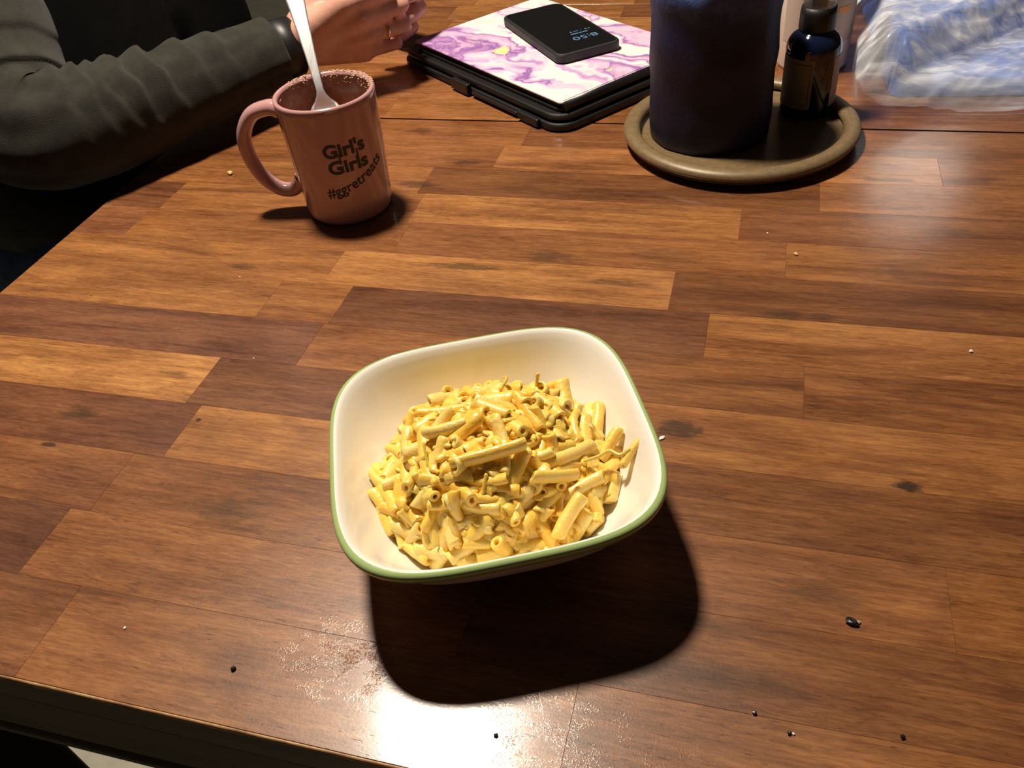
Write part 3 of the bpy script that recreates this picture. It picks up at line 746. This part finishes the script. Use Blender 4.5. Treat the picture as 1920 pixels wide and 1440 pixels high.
# ------------------------------------------------------------------ plastic bag with its blue bundle
bundle = empty('wrapped_bundle', (.22, .97, T)); tag(bundle, 'soft blue package showing through the white plastic bag', 'package')
quad = [(-.106, -.116), (.21, -.095), (.27, .22), (-.128, .19)]
def seg_d(p, a, b):
    ab = (b[0] - a[0], b[1] - a[1]); t = max(0, min(1, ((p[0] - a[0]) * ab[0] + (p[1] - a[1]) * ab[1]) / (ab[0] ** 2 + ab[1] ** 2)))
    return sqrt((p[0] - a[0] - t * ab[0]) ** 2 + (p[1] - a[1] - t * ab[1]) ** 2)
def qdist(x, y):
    ins = True; d = 9
    for i in range(4):
        a, b = quad[i], quad[(i + 1) % 4]
        if (b[0] - a[0]) * (y - a[1]) - (b[1] - a[1]) * (x - a[0]) < 0: ins = False
        d = min(d, seg_d((x, y), a, b))
    return -d if ins else d
def ridged(x, y, ang, sx, sy, sd):
    u, v = x * cos(ang) + y * sin(ang), -x * sin(ang) + y * cos(ang)
    q = noise.noise(Vector((u * sx, v * sy, sd))); return 1 - 2 * abs(q)
RL = (.70, .714)
def top_h(x, y):        # a block behind a slanting fold line, sloping down in front of it
    e = (x + .098) * -RL[1] + (y + .100) * RL[0]
    return .058 if e > 0 else max(.024, .058 + e * 1.6)
def solid_z(x, y, d):   # the bundle itself
    t = max(0, min(1, -d / .012)); k = sqrt(max(0, 1 - (1 - t) ** 2))
    return (top_h(x, y) - .006) * (k if d < 0 else 0) + .003 * noise.noise(Vector((x * 40, y * 40, 1)))
def film_z(x, y):
    d = qdist(x, y); dd = max(0, d)
    h = top_h(x, y) * (exp(-(dd / .030) ** 2) * .82 + .18 * exp(-(dd / .07) ** 2))
    w1 = ridged(x, y, radians(44), 10, 46, 1) * .0050 + ridged(x, y, radians(38), 26, 120, 2) * .0020 + ridged(x, y, radians(-60), 30, 70, 4) * .0012
    w1 += noise.noise(Vector((x * 14, y * 14, 5))) * .004
    return h + w1 * min(1, .30 + h / .04)
def edge_r(a): return 1 + .06 * sin(3 * a + 1) + .07 * sin(5 * a) + .05 * sin(9 * a + 2)
quadc = (.07, .03)
def lobe(a):            # the loose side towards the near right hangs over
    return max(0, cos(a - radians(-62))) ** 1.5
def radial(grow, zf, NR, NA, zmin, over=0.0):
    V, F, outl = [], [], []
    for j in range(NA):
        a = 2 * pi * j / NA; ca, sa = cos(a), sin(a); lo_, hi_ = 0.0, .6; tgt = grow(a)
        for _ in range(22):
            mid = (lo_ + hi_) / 2
            if qdist(quadc[0] + ca * mid, quadc[1] + sa * mid) > tgt: hi_ = mid
            else: lo_ = mid
        outl.append(lo_)
    for i in range(NR + 1):
        for j in range(NA):
            a = 2 * pi * j / NA; e = i / NR; l = lobe(a) * over
            if over and e > .84:
                t = (e - .84) / .16; r = outl[j] - l * .030 * t ** 1.6
                x0, y0 = quadc[0] + cos(a) * outl[j], quadc[1] + sin(a) * outl[j]; ze = max(zf(x0, y0, .84), .020 * l); x, y = quadc[0] + cos(a) * r, quadc[1] + sin(a) * r
                z = max(zmin, ze * (1 - t) + .0025 * noise.noise(Vector((x * 60, y * 60, 3))) * (1 - t))
            else:
                r = outl[j] * (e / .84 if over else e); x, y = quadc[0] + cos(a) * r, quadc[1] + sin(a) * r
                z = zf(x, y, min(e, .9) if over else e)
                if over: z = max(z, .020 * l * min(1, e * 1.3))
            V.append((x, y, max(zmin, z)))
    for i in range(NR):
        for j in range(NA):
            k = (j + 1) % NA; F.append((i * NA + j, (i + 1) * NA + j, (i + 1) * NA + k, i * NA + k))
    return V, F
def bz(x, y, e): return solid_z(x, y, qdist(x, y)) if e < .999 else .001
V, F = radial(lambda a: -.004, bz, 70, 150, .001); link('bundle_body', V, F, M_blue, bundle)
def fz(x, y, e):
    z = film_z(x, y)
    if e > .94: z = z * (1 - (e - .94) / .06) + .0012 * ((e - .94) / .06)
    return z
V, F = radial(lambda a: .030 * edge_r(a) + .012 * noise.noise(Vector((cos(a) * 3, sin(a) * 3, 7))) + .034 * lobe(a), fz, 190, 460, .0008, 1.0)
bag = link('plastic_bag', V, F, M_film); bag.location = (.22, .97, T)
tag(bag, 'crinkled thin white plastic bag wrapped round a blue package', 'bag')

# ------------------------------------------------------------------ flat black case, marble folio, phone
ua = radians(142); U = Vector((cos(ua), sin(ua), 0)); N_ = Vector((cos(ua - pi / 2), sin(ua - pi / 2), 0))
def frameM(o_, z): return Matrix((U, N_, Vector((0, 0, 1)))).transposed().to_4x4()
def slab(name, w_, d_, z0, z1, rc, m, parent, bev=.001, seg=8, inset=(0, 0)):
    pts = []
    x0, x1, y0, y1 = inset[0], inset[0] + w_, inset[1], inset[1] + d_
    for cx, cy, a0 in ((x1 - rc, y0 + rc, -90), (x1 - rc, y1 - rc, 0), (x0 + rc, y1 - rc, 90), (x0 + rc, y0 + rc, 180)):
        for k in range(seg + 1):
            a = radians(a0 + 90 * k / seg); pts.append((cx + rc * cos(a), cy + rc * sin(a)))
    cx, cy = (x0 + x1) / 2, (y0 + y1) / 2
    def rg(z, ins):
        return [(cx + (p[0] - cx) * (1 - 2 * ins / w_), cy + (p[1] - cy) * (1 - 2 * ins / d_), z) for p in pts]
    V, F = rings([rg(z0, bev), rg(z0 + bev, 0), rg(z1 - bev, 0), rg(z1 - bev * .3, bev * .35), rg(z1, bev)]); o = link(name, V, F, m, parent, False)
    return o
case = empty('flat_case', (-.1880, .7560, T), ua); tag(case, 'flat black plastic case with a side latch, lying under the marble folio', 'case')
# in this frame x runs along the long side to the left and away, -y is the near right side
def rect(name, **k): return slab(name, **k)
case.rotation_euler = (0, 0, ua)
slab('case_base', .300, .215, .0, .0085, .022, M_case, case, .0022, inset=(0, -.215))
slab('case_lid', .294, .209, .0092, .0165, .020, M_case, case, .0025, inset=(.003, -.212))
box('latch', (.150, -.001, .002), (.182, .0055, .0135), M_case, case, .0012, 2)
box('latch', (.030, -.001, .002), (.062, .0045, .0100), M_case, case, .0012, 2)
box('hinge_bar', (.066, -.0005, .0035), (.146, .0030, .0070), M_case, case, .0010, 2)
case.scale = (1, 1, 1)
folio = empty('tablet_folio', (-.1890, .7720, T + .0166), ua); tag(folio, 'pink and purple marbled tablet folio with black edges under the phone', 'tablet case')
slab('folio_back', .268, .192, .0, .0035, .010, M_case, folio, .001, inset=(0, -.192))
slab('tablet', .262, .186, .0037, .0085, .010, M_case, folio, .001, inset=(.003, -.189))
fc = slab('folio_cover', .268, .186, .0087, .0110, .004, M_marble, folio, .0008, inset=(0, -.186)); fc['label'] = 'pink and purple marble print cover'
tube('spine', [Vector((.002, -.004, .0055)), Vector((.002, -.06, .0055)), Vector((.002, -.12, .0055)), Vector((.002, -.188, .0055))], .0056, M_case, folio, 16)

pa = radians(128); phone = empty('phone', (-.2105, .8620, T + .0279), pa); tag(phone, 'black smartphone showing the time, lying on the marble folio', 'phone')
# x along the long side (away), y negative toward the right
slab('phone_case', .156, .0755, .0, .0100, .010, M_phone, phone, .0016, inset=(0, -.0755))
slab('phone_screen', .149, .0692, .0094, .01025, .0075, M_screen, phone, .0001, inset=(.0035, -.07235))
def scr_text(s, size, x, y, name='clock_digits', width=None, bold=0.0):
    bm_, x0, x1 = text_mesh(s, size, bold, 1.0, 0); k = (width / (x1 - x0)) if width else 1
    for v in bm_.verts:  # reads from the far side: right of the text is +y, up is -x
        tx, ty = (v.co.x - x0) * k, v.co.y
        v.co = (x - ty, y + tx, .01040)
    return linkbm(name, bm_, M_digit, phone, False)
scr_text('8:50', .0135, .0385, -.0630, width=.029, bold=-.0001)
for (yy, ww) in ((-.058, .006), (-.051, .003), (-.047, .009)):
    box('date_line', (.0468, yy, .01038), (.0486, yy + ww, .01042), M_digit, phone)
for k, (yy, s_) in enumerate(((-.063, .0011), (-.059, .0011), (-.053, .0005), (-.041, .0012))):
    bmx = bmesh.new(); bmesh.ops.create_circle(bmx, cap_ends=True, radius=s_, segments=12)
    for v in bmx.verts: v.co += Vector((.0545, yy, .01040))
    linkbm('status_dot', bmx, M_digit, phone, False)
box('status_dot', (.0541, -.050, .01038), (.0549, -.044, .01042), M_digit, phone)

# ------------------------------------------------------------------ person
Z = lambda x, y, z: Vector((x, y, T + z))
person_root = Vector((-.98, .945, 0))
bm = bmesh.new()
SR_, SL_ = Z(-.800, .760, .235), Z(-.820, 1.150, .235)
ER, EL = Z(-.668, .618, .060), Z(-.690, 1.245, .060)
WR, WL = Z(-.505, .832, .058), Z(-.500, 1.035, .056)
pel = Z(-.985, .945, -.20); hipR, hipL = Z(-.96, .85, -.215), Z(-.96, 1.04, -.215)
kneR, kneL = Z(-.52, .80, -.20), Z(-.52, 1.10, -.20)
ankR, ankL = Z(-.60, .80, -.645), Z(-.60, 1.10, -.645)
neck0, neck1 = Z(-.830, .955, .275), Z(-.790, .955, .375)
head = Z(-.765, .955, .470)
capsule(bm, pel, .115, Z(-.90, .948, .03), .105); capsule(bm, Z(-.90, .948, .03), .105, Z(-.835, .955, .18), .110)
capsule(bm, hipR, .105, hipL, .105); capsule(bm, SR_, .055, SL_, .055); capsule(bm, Z(-.84, .87, .16), .09, Z(-.84, 1.03, .16), .09)
capsule(bm, neck0, .055, neck1, .052)
ellip(bm, head, (.095, .078, .112)); ellip(bm, head + Vector((.025, 0, -.055)), (.068, .058, .062))
capsule(bm, head + Vector((.090, 0, .005)), .009, head + Vector((.112, 0, -.028)), .013)
for s in (-1, 1): ellip(bm, head + Vector((-.005, s * .078, -.010)), (.020, .009, .030))
ellip(bm, head + Vector((.084, 0, -.058)), (.014, .024, .007)); ellip(bm, head + Vector((.084, 0, -.068)), (.014, .022, .008))
for S_, E_, W_ in ((SR_, ER, WR), (SL_, EL, WL)):
    capsule(bm, S_, .046, E_, .032); M_ = E_.lerp(W_, .3); capsule(bm, E_, .032, M_, .034); capsule(bm, M_, .034, W_, .0245)
for h_, k_, a_ in ((hipR, kneR, ankR), (hipL, kneL, ankL)):
    capsule(bm, h_, .090, k_, .060); capsule(bm, k_, .060, k_.lerp(a_, .35), .056); capsule(bm, k_.lerp(a_, .35), .056, a_, .038)
    capsule(bm, a_ + Vector((-.01, 0, -.04)), .040, a_ + Vector((.14, 0, -.058)), .030)
# hands: palm, four unequal fingers bent at the knuckles, thumb leaving the side near the wrist
def hand(W_, mcp, pip, dip, tip, rads, thumb, palmR):
    for m_ in mcp: capsule(bm, W_.lerp(m_, .05), .021, m_, .0125)
    capsule(bm, W_.lerp(mcp[0], .4), .019, W_.lerp(mcp[3], .4), .018)
    capsule(bm, W_.lerp(mcp[0], .75), .0135, W_.lerp(mcp[3], .75), .0135)
    for a_, b_, c_, d_, r_ in zip(mcp, pip, dip, tip, rads):
        capsule(bm, a_, r_ * 1.15, b_, r_); capsule(bm, b_, r_ * 1.03, c_, r_ * .9); capsule(bm, c_, r_ * .92, d_, r_ * .78)
    capsule(bm, thumb[0], .016, thumb[1], .0120); capsule(bm, thumb[1], .0120, thumb[2], .0105); capsule(bm, thumb[2], .0108, thumb[3], .0085)
mR = [Z(-0.4300, .842, .100), Z(-0.4200, .852, .083), Z(-0.4200, .860, .062), Z(-0.4300, .864, .043)]
pR = [Z(-0.3940, .868, .105), Z(-0.3860, .884, .085), Z(-0.3900, .892, .061), Z(-0.4040, .894, .040)]
dR = [Z(-0.4040, .893, .098), Z(-0.4000, .910, .078), Z(-0.4040, .915, .056), Z(-0.4160, .914, .036)]
tR = [Z(-0.4240, .903, .094), Z(-0.4220, .917, .074), Z(-0.4260, .919, .053), Z(-0.4340, .916, .034)]
hand(WR, mR, pR, dR, tR, (.0092, .0094, .0088, .0078), (Z(-0.4920, .850, .078), Z(-0.4520, .872, .112), Z(-0.4200, .892, .124), Z(-0.3940, .905, .124)), 0)
mL = [Z(-0.4320, 1.000, .098), Z(-0.4220, .990, .080), Z(-0.4220, .982, .060), Z(-0.4320, .980, .041)]
pL = [Z(-0.3980, .975, .103), Z(-0.3880, .958, .083), Z(-0.3920, .950, .060), Z(-0.4040, .948, .039)]
dL = [Z(-0.4020, .948, .100), Z(-0.3920, .932, .080), Z(-0.3960, .927, .057), Z(-0.4100, .928, .036)]
tL = [Z(-0.4140, .932, .098), Z(-0.4080, .919, .078), Z(-0.4120, .915, .056), Z(-0.4240, .918, .035)]
hand(WL, mL, pL, dL, tL, (.0092, .0094, .0088, .0078), (Z(-0.4900, 1.015, .076), Z(-0.4520, .985, .112), Z(-0.4220, .960, .126), Z(-0.3970, .942, .128)), 0)
person = remeshed('person', bm, .0034, M_skin, None, 5, .5)
tag(person, 'person in a charcoal olive cardigan leaning on the table with hands clasped', 'person')

def cloth(name, caps_, voxel, m, ell=()):
    b_ = bmesh.new()
    for c_ in caps_: capsule(b_, *c_)
    for e_ in ell: ellip(b_, *e_)
    return remeshed(name, b_, voxel, m, person, 6, .6)
# loose black top under an open cardigan
tp = cloth('top', [(Z(-.97, .945, -.17), .150, Z(-.86, .948, .05), .150), (Z(-.80, .86, .00), .115, Z(-.82, .87, .14), .115), (Z(-.80, 1.03, .00), .115, Z(-.82, 1.03, .14), .115),
                   (Z(-.835, .80, .215), .075, Z(-.835, 1.11, .215), .075), (Z(-.84, .95, .15), .125, Z(-.83, .955, .26), .085), (Z(-.85, .83, -.05), .13, Z(-.85, 1.06, -.05), .13)], .007, M_top)
jn = cloth('jeans', [(hipR, .118, kneR, .078), (hipL, .118, kneL, .078), (hipR, .122, hipL, .122), (kneR, .078, ankR, .060), (kneL, .078, ankL, .060)], .007, M_jeans)
cl_ = cloth('left_sleeve', [(SL_, .068, EL, .056), (EL, .056, EL.lerp(WL, .5), .047), (EL.lerp(WL, .5), .047, EL.lerp(WL, .93), .033)], .005, M_sleeve)
shoes = cloth('shoe', [(ankR + Vector((-.02, 0, -.045)), .046, ankR + Vector((.15, 0, -.056)), .036)], .005, M_dark)
shoes2 = cloth('shoe', [(ankL + Vector((-.02, 0, -.045)), .046, ankL + Vector((.15, 0, -.056)), .036)], .005, M_dark)
hr = cloth('hair', [(head + Vector((-.03, 0, .03)), .098, head + Vector((-.06, 0, -.09)), .080), (head + Vector((-.055, -.06, -.02)), .045, head + Vector((-.075, -.08, -.17)), .035), (head + Vector((-.055, .06, -.02)), .045, head + Vector((-.075, .08, -.17)), .035)], .005, M_hair,
           [(head + Vector((-.012, 0, .030)), (.098, .086, .095))])
M_eye = mat('eye white', (.75, .72, .68), .2); M_iris = mat('dark iris', (.03, .02, .012), .15)
for s in (-1, 1):
    b_ = bmesh.new(); ellip(b_, head + Vector((.074, s * .031, .004)), (.012, .012, .008)); ey = linkbm('eye', b_, M_eye, person)
    b_ = bmesh.new(); ellip(b_, head + Vector((.0835, s * .031, .003)), (.004, .005, .005)); linkbm('iris', b_, M_iris, ey)
cloth('cardigan_back', [(SR_ + Vector((-.012, -.002, .004)), .072, SL_ + Vector((-.012, .002, .004)), .072), (Z(-.93, .85, -.10), .135, Z(-.88, .85, .16), .110), (Z(-.93, 1.05, -.10), .135, Z(-.88, 1.05, .16), .110)], .006, M_sleeve)
# right sleeve with folds
def sleeve():
    cp = [Z(-.835, .795, .285), Z(-.800, .745, .220), Z(-.752, .690, .150), Z(-.705, .640, .090), Z(-.668, .618, .062), Z(-.632, .640, .056), Z(-.596, .692, .056), Z(-.555, .757, .056), Z(-.515, .818, .057)]
    path = catmull(cp, 26); fr = frames(path, Vector((-.6, -.3, 1)).normalized()); n = len(fr); L = [0]
    for i in range(1, n): L.append(L[-1] + (path[i] - path[i - 1]).length)
    tot = L[-1]; seg = 96; rs = []
    elb = L[26 * 4]
    folds = [(-.150, .0030, .014, .9), (-.095, .0032, .016, .7), (-.052, .0036, .012, 1.0), (.046, .0034, .010, -.5), (.064, .0040, .010, -.4), (.082, .0040, .011, -.6), (.104, .0052, .013, -.7), (.134, .0058, .014, -.8), (.168, .0032, .014, -.5), (.20, .0020, .012, -.3)]
    for i, (p, t, u, v) in enumerate(fr):
        s = L[i]; ds = s - elb
        r = .066 if ds < -.12 else (.066 - (.008) * (ds + .12) / .12 if ds < 0 else .058 - .021 * (ds / (tot - elb)) ** .8)
        ring = []
        for j in range(seg):
            a = 2 * pi * j / seg; rad_ = r
            d3 = u * cos(a) + v * sin(a)
            topw = .5 + .5 * d3.z
            for f0, amp, wd, sk in folds:
                x = ds - f0 - sk * .018 * cos(a * 1 + 1.2) - .006 * noise.noise(Vector((cos(a) * 2, sin(a) * 2, f0 * 70)))
                q = x / wd
                prof_ = exp(-q * q) if q < 0 else exp(-(q * 3.2) ** 2)      # soft on one side, a sharp crease on the other
                crease = -.62 * (exp(-((q - .42) * 5.5) ** 2) if q < .42 else exp(-((q - .42) * .9) ** 2))
                rad_ += amp * (prof_ + crease) * (.02 + .98 * topw ** 2.2)
            # pleats radiating from the inner elbow
            rad_ += .0030 * exp(-(ds / .045) ** 2) * sin(a * 9 + ds * 60) * (.4 + .6 * (1 - abs(cos(a * .5))))
            rad_ += .0022 * noise.noise(Vector((cos(a) * 2.5, sin(a) * 2.5, s * 22)))
            pt = p + d3 * rad_
            if pt.x > -.600 and pt.z < T + .0015: pt.z = T + .0015
            ring.append(pt)
        rs.append(ring)
    # cuff turned in
    p, t, u, v = fr[-1]; rs.append([p + (q - p) * .93 + t * .002 for q in rs[-1]]); rs.append([p + (q - p) * .86 - t * .012 for q in rs[-2]])
    V, F = rings(rs, True, True, False); return link('right_sleeve', V, F, M_sleeve, person)
sl = sleeve()
# dark watch band at the cuff, ring on the finger
wd_ = (WR - ER).normalized(); wc = WR - wd_ * .004 + Vector((0, 0, 0))
fr = wd_.orthogonal().normalized(); fv = wd_.cross(fr); rs = []
for k, (s, r_) in enumerate(((-.013, .0290), (-.012, .0318), (.012, .0312), (.013, .0285))):
    rs.append([wc + wd_ * s + fr * (r_ * cos(2 * pi * j / 48)) + fv * (r_ * sin(2 * pi * j / 48)) for j in range(48)])
V, F = rings(rs + [rs[0]], True, False, False); link('watch_band', V, F, M_blackp, person)
ra, rb = mR[2].lerp(pR[2], .48), (pR[2] - mR[2]).normalized(); ru = rb.orthogonal().normalized(); rv = rb.cross(ru)
rp = [ra + ru * (.0103 * cos(2 * pi * j / 40)) + rv * (.0103 * sin(2 * pi * j / 40)) for j in range(41)]
rgo = tube('ring', rp, .0012, M_gold, person, 8, caps=False); rgo['label'] = 'gold ring on the ring finger'

# ------------------------------------------------------------------ chairs
def chair(loc, rz, label, st=.450):
    c_ = empty('dining_chair', loc, rz); tag(c_, label, 'chair')
    box('seat', (-.22, -.20, st - .03), (.22, .22, st), M_dark, c_, .010, 3)
    for sx in (-.19, .19):
        box('leg', (sx - .02, .17, 0), (sx + .02, .21, st - .031), M_dark, c_, .003, 2)
        box('leg', (sx - .02, -.20, 0), (sx + .02, -.16, st - .031), M_dark, c_, .003, 2)
        box('back_post', (sx - .018, -.235, .30), (sx + .018, -.2005, .88), M_dark, c_, .004, 2)
    box('back_rail', (-.171, -.232, .78), (.171, -.208, .87), M_dark, c_, .004, 2)
    box('back_rail', (-.171, -.230, .58), (.171, -.210, .64), M_dark, c_, .004, 2)
    return c_
chair((-1.04, .945, 0), radians(-90), 'dark wooden dining chair under the seated person', .405)
chair((-.655, .030, 0), radians(-21), 'black chair at the near edge of the table, seat corner showing')

# ------------------------------------------------------------------ crumbs
def crumb(x, y, r, m, label, seed, flat=.7, el=1.0):
    b_ = bmesh.new(); bmesh.ops.create_icosphere(b_, subdivisions=2, radius=1)
    for v in b_.verts:
        v.co = v.co * (1 + .45 * noise.noise(v.co * 1.6 + Vector((seed, 0, 0)))); v.co = Vector((v.co.x * r * el, v.co.y * r, v.co.z * r * flat))
    zmin = min(v.co.z for v in b_.verts)
    for v in b_.verts: v.co.z -= zmin
    o = linkbm('crumb', b_, m, None, False); o.location = (x, y, T); o.rotation_euler = (0, 0, seed); tag(o, label, 'crumb'); return o
crumb(-.4985, .657, .0024, M_crumb, 'tan crumb between the sleeve and the mug handle', 1)
crumb(.0347, .5725, .0015, M_crumb, 'small tan crumb on the table below the tray', 2)
crumb(.1432, .4719, .0012, M_white, 'tiny pale crumb near the right edge of the photo', 3)
crumb(-.0389, .3634, .0013, M_white, 'small white crumb just right of the bowl', 4, .4, 1.5)
crumb(.0233, .1990, .0010, M_speck, 'black speck on the front right of the table, nearest the bowl', 5)
crumb(.0383, .1929, .0010, M_speck, 'black speck beside a white fleck on the front right of the table', 6)
crumb(.0400, .1929, .0006, M_white, 'tiny white fleck touching a black speck', 7)
crumb(.0847, .2010, .0010, M_speck, 'black speck at the lower right of the table', 8)
crumb(-.2252, .1698, .0013, M_speck, 'black speck left of the crusty spill at the front edge', 9)
crumb(-.0877, .1646, .0010, M_speck, 'black speck beside the bright lamp glare', 10)
crumb(-.2953, .1794, .0008, M_white, 'tiny white fleck at the lower left of the table', 11)
crumb(.0657, .2547, .0022, M_speck, 'dark seed husk on the right part of the table', 12, .5, 1.5)
crumb(.0669, .2545, .0014, M_chip, 'shiny silvery flake leaning on the dark seed husk', 13, .5, 2.0)
crumb(-.3972, .4911, .0006, M_white, 'tiny pale fleck on the left part of the table', 14)
crumb(-.3340, .3960, .0006, M_white, 'tiny pale fleck left of the bowl', 15)
crumb(.0130, .6010, .0007, M_white, 'tiny pale fleck in front of the tray', 16)
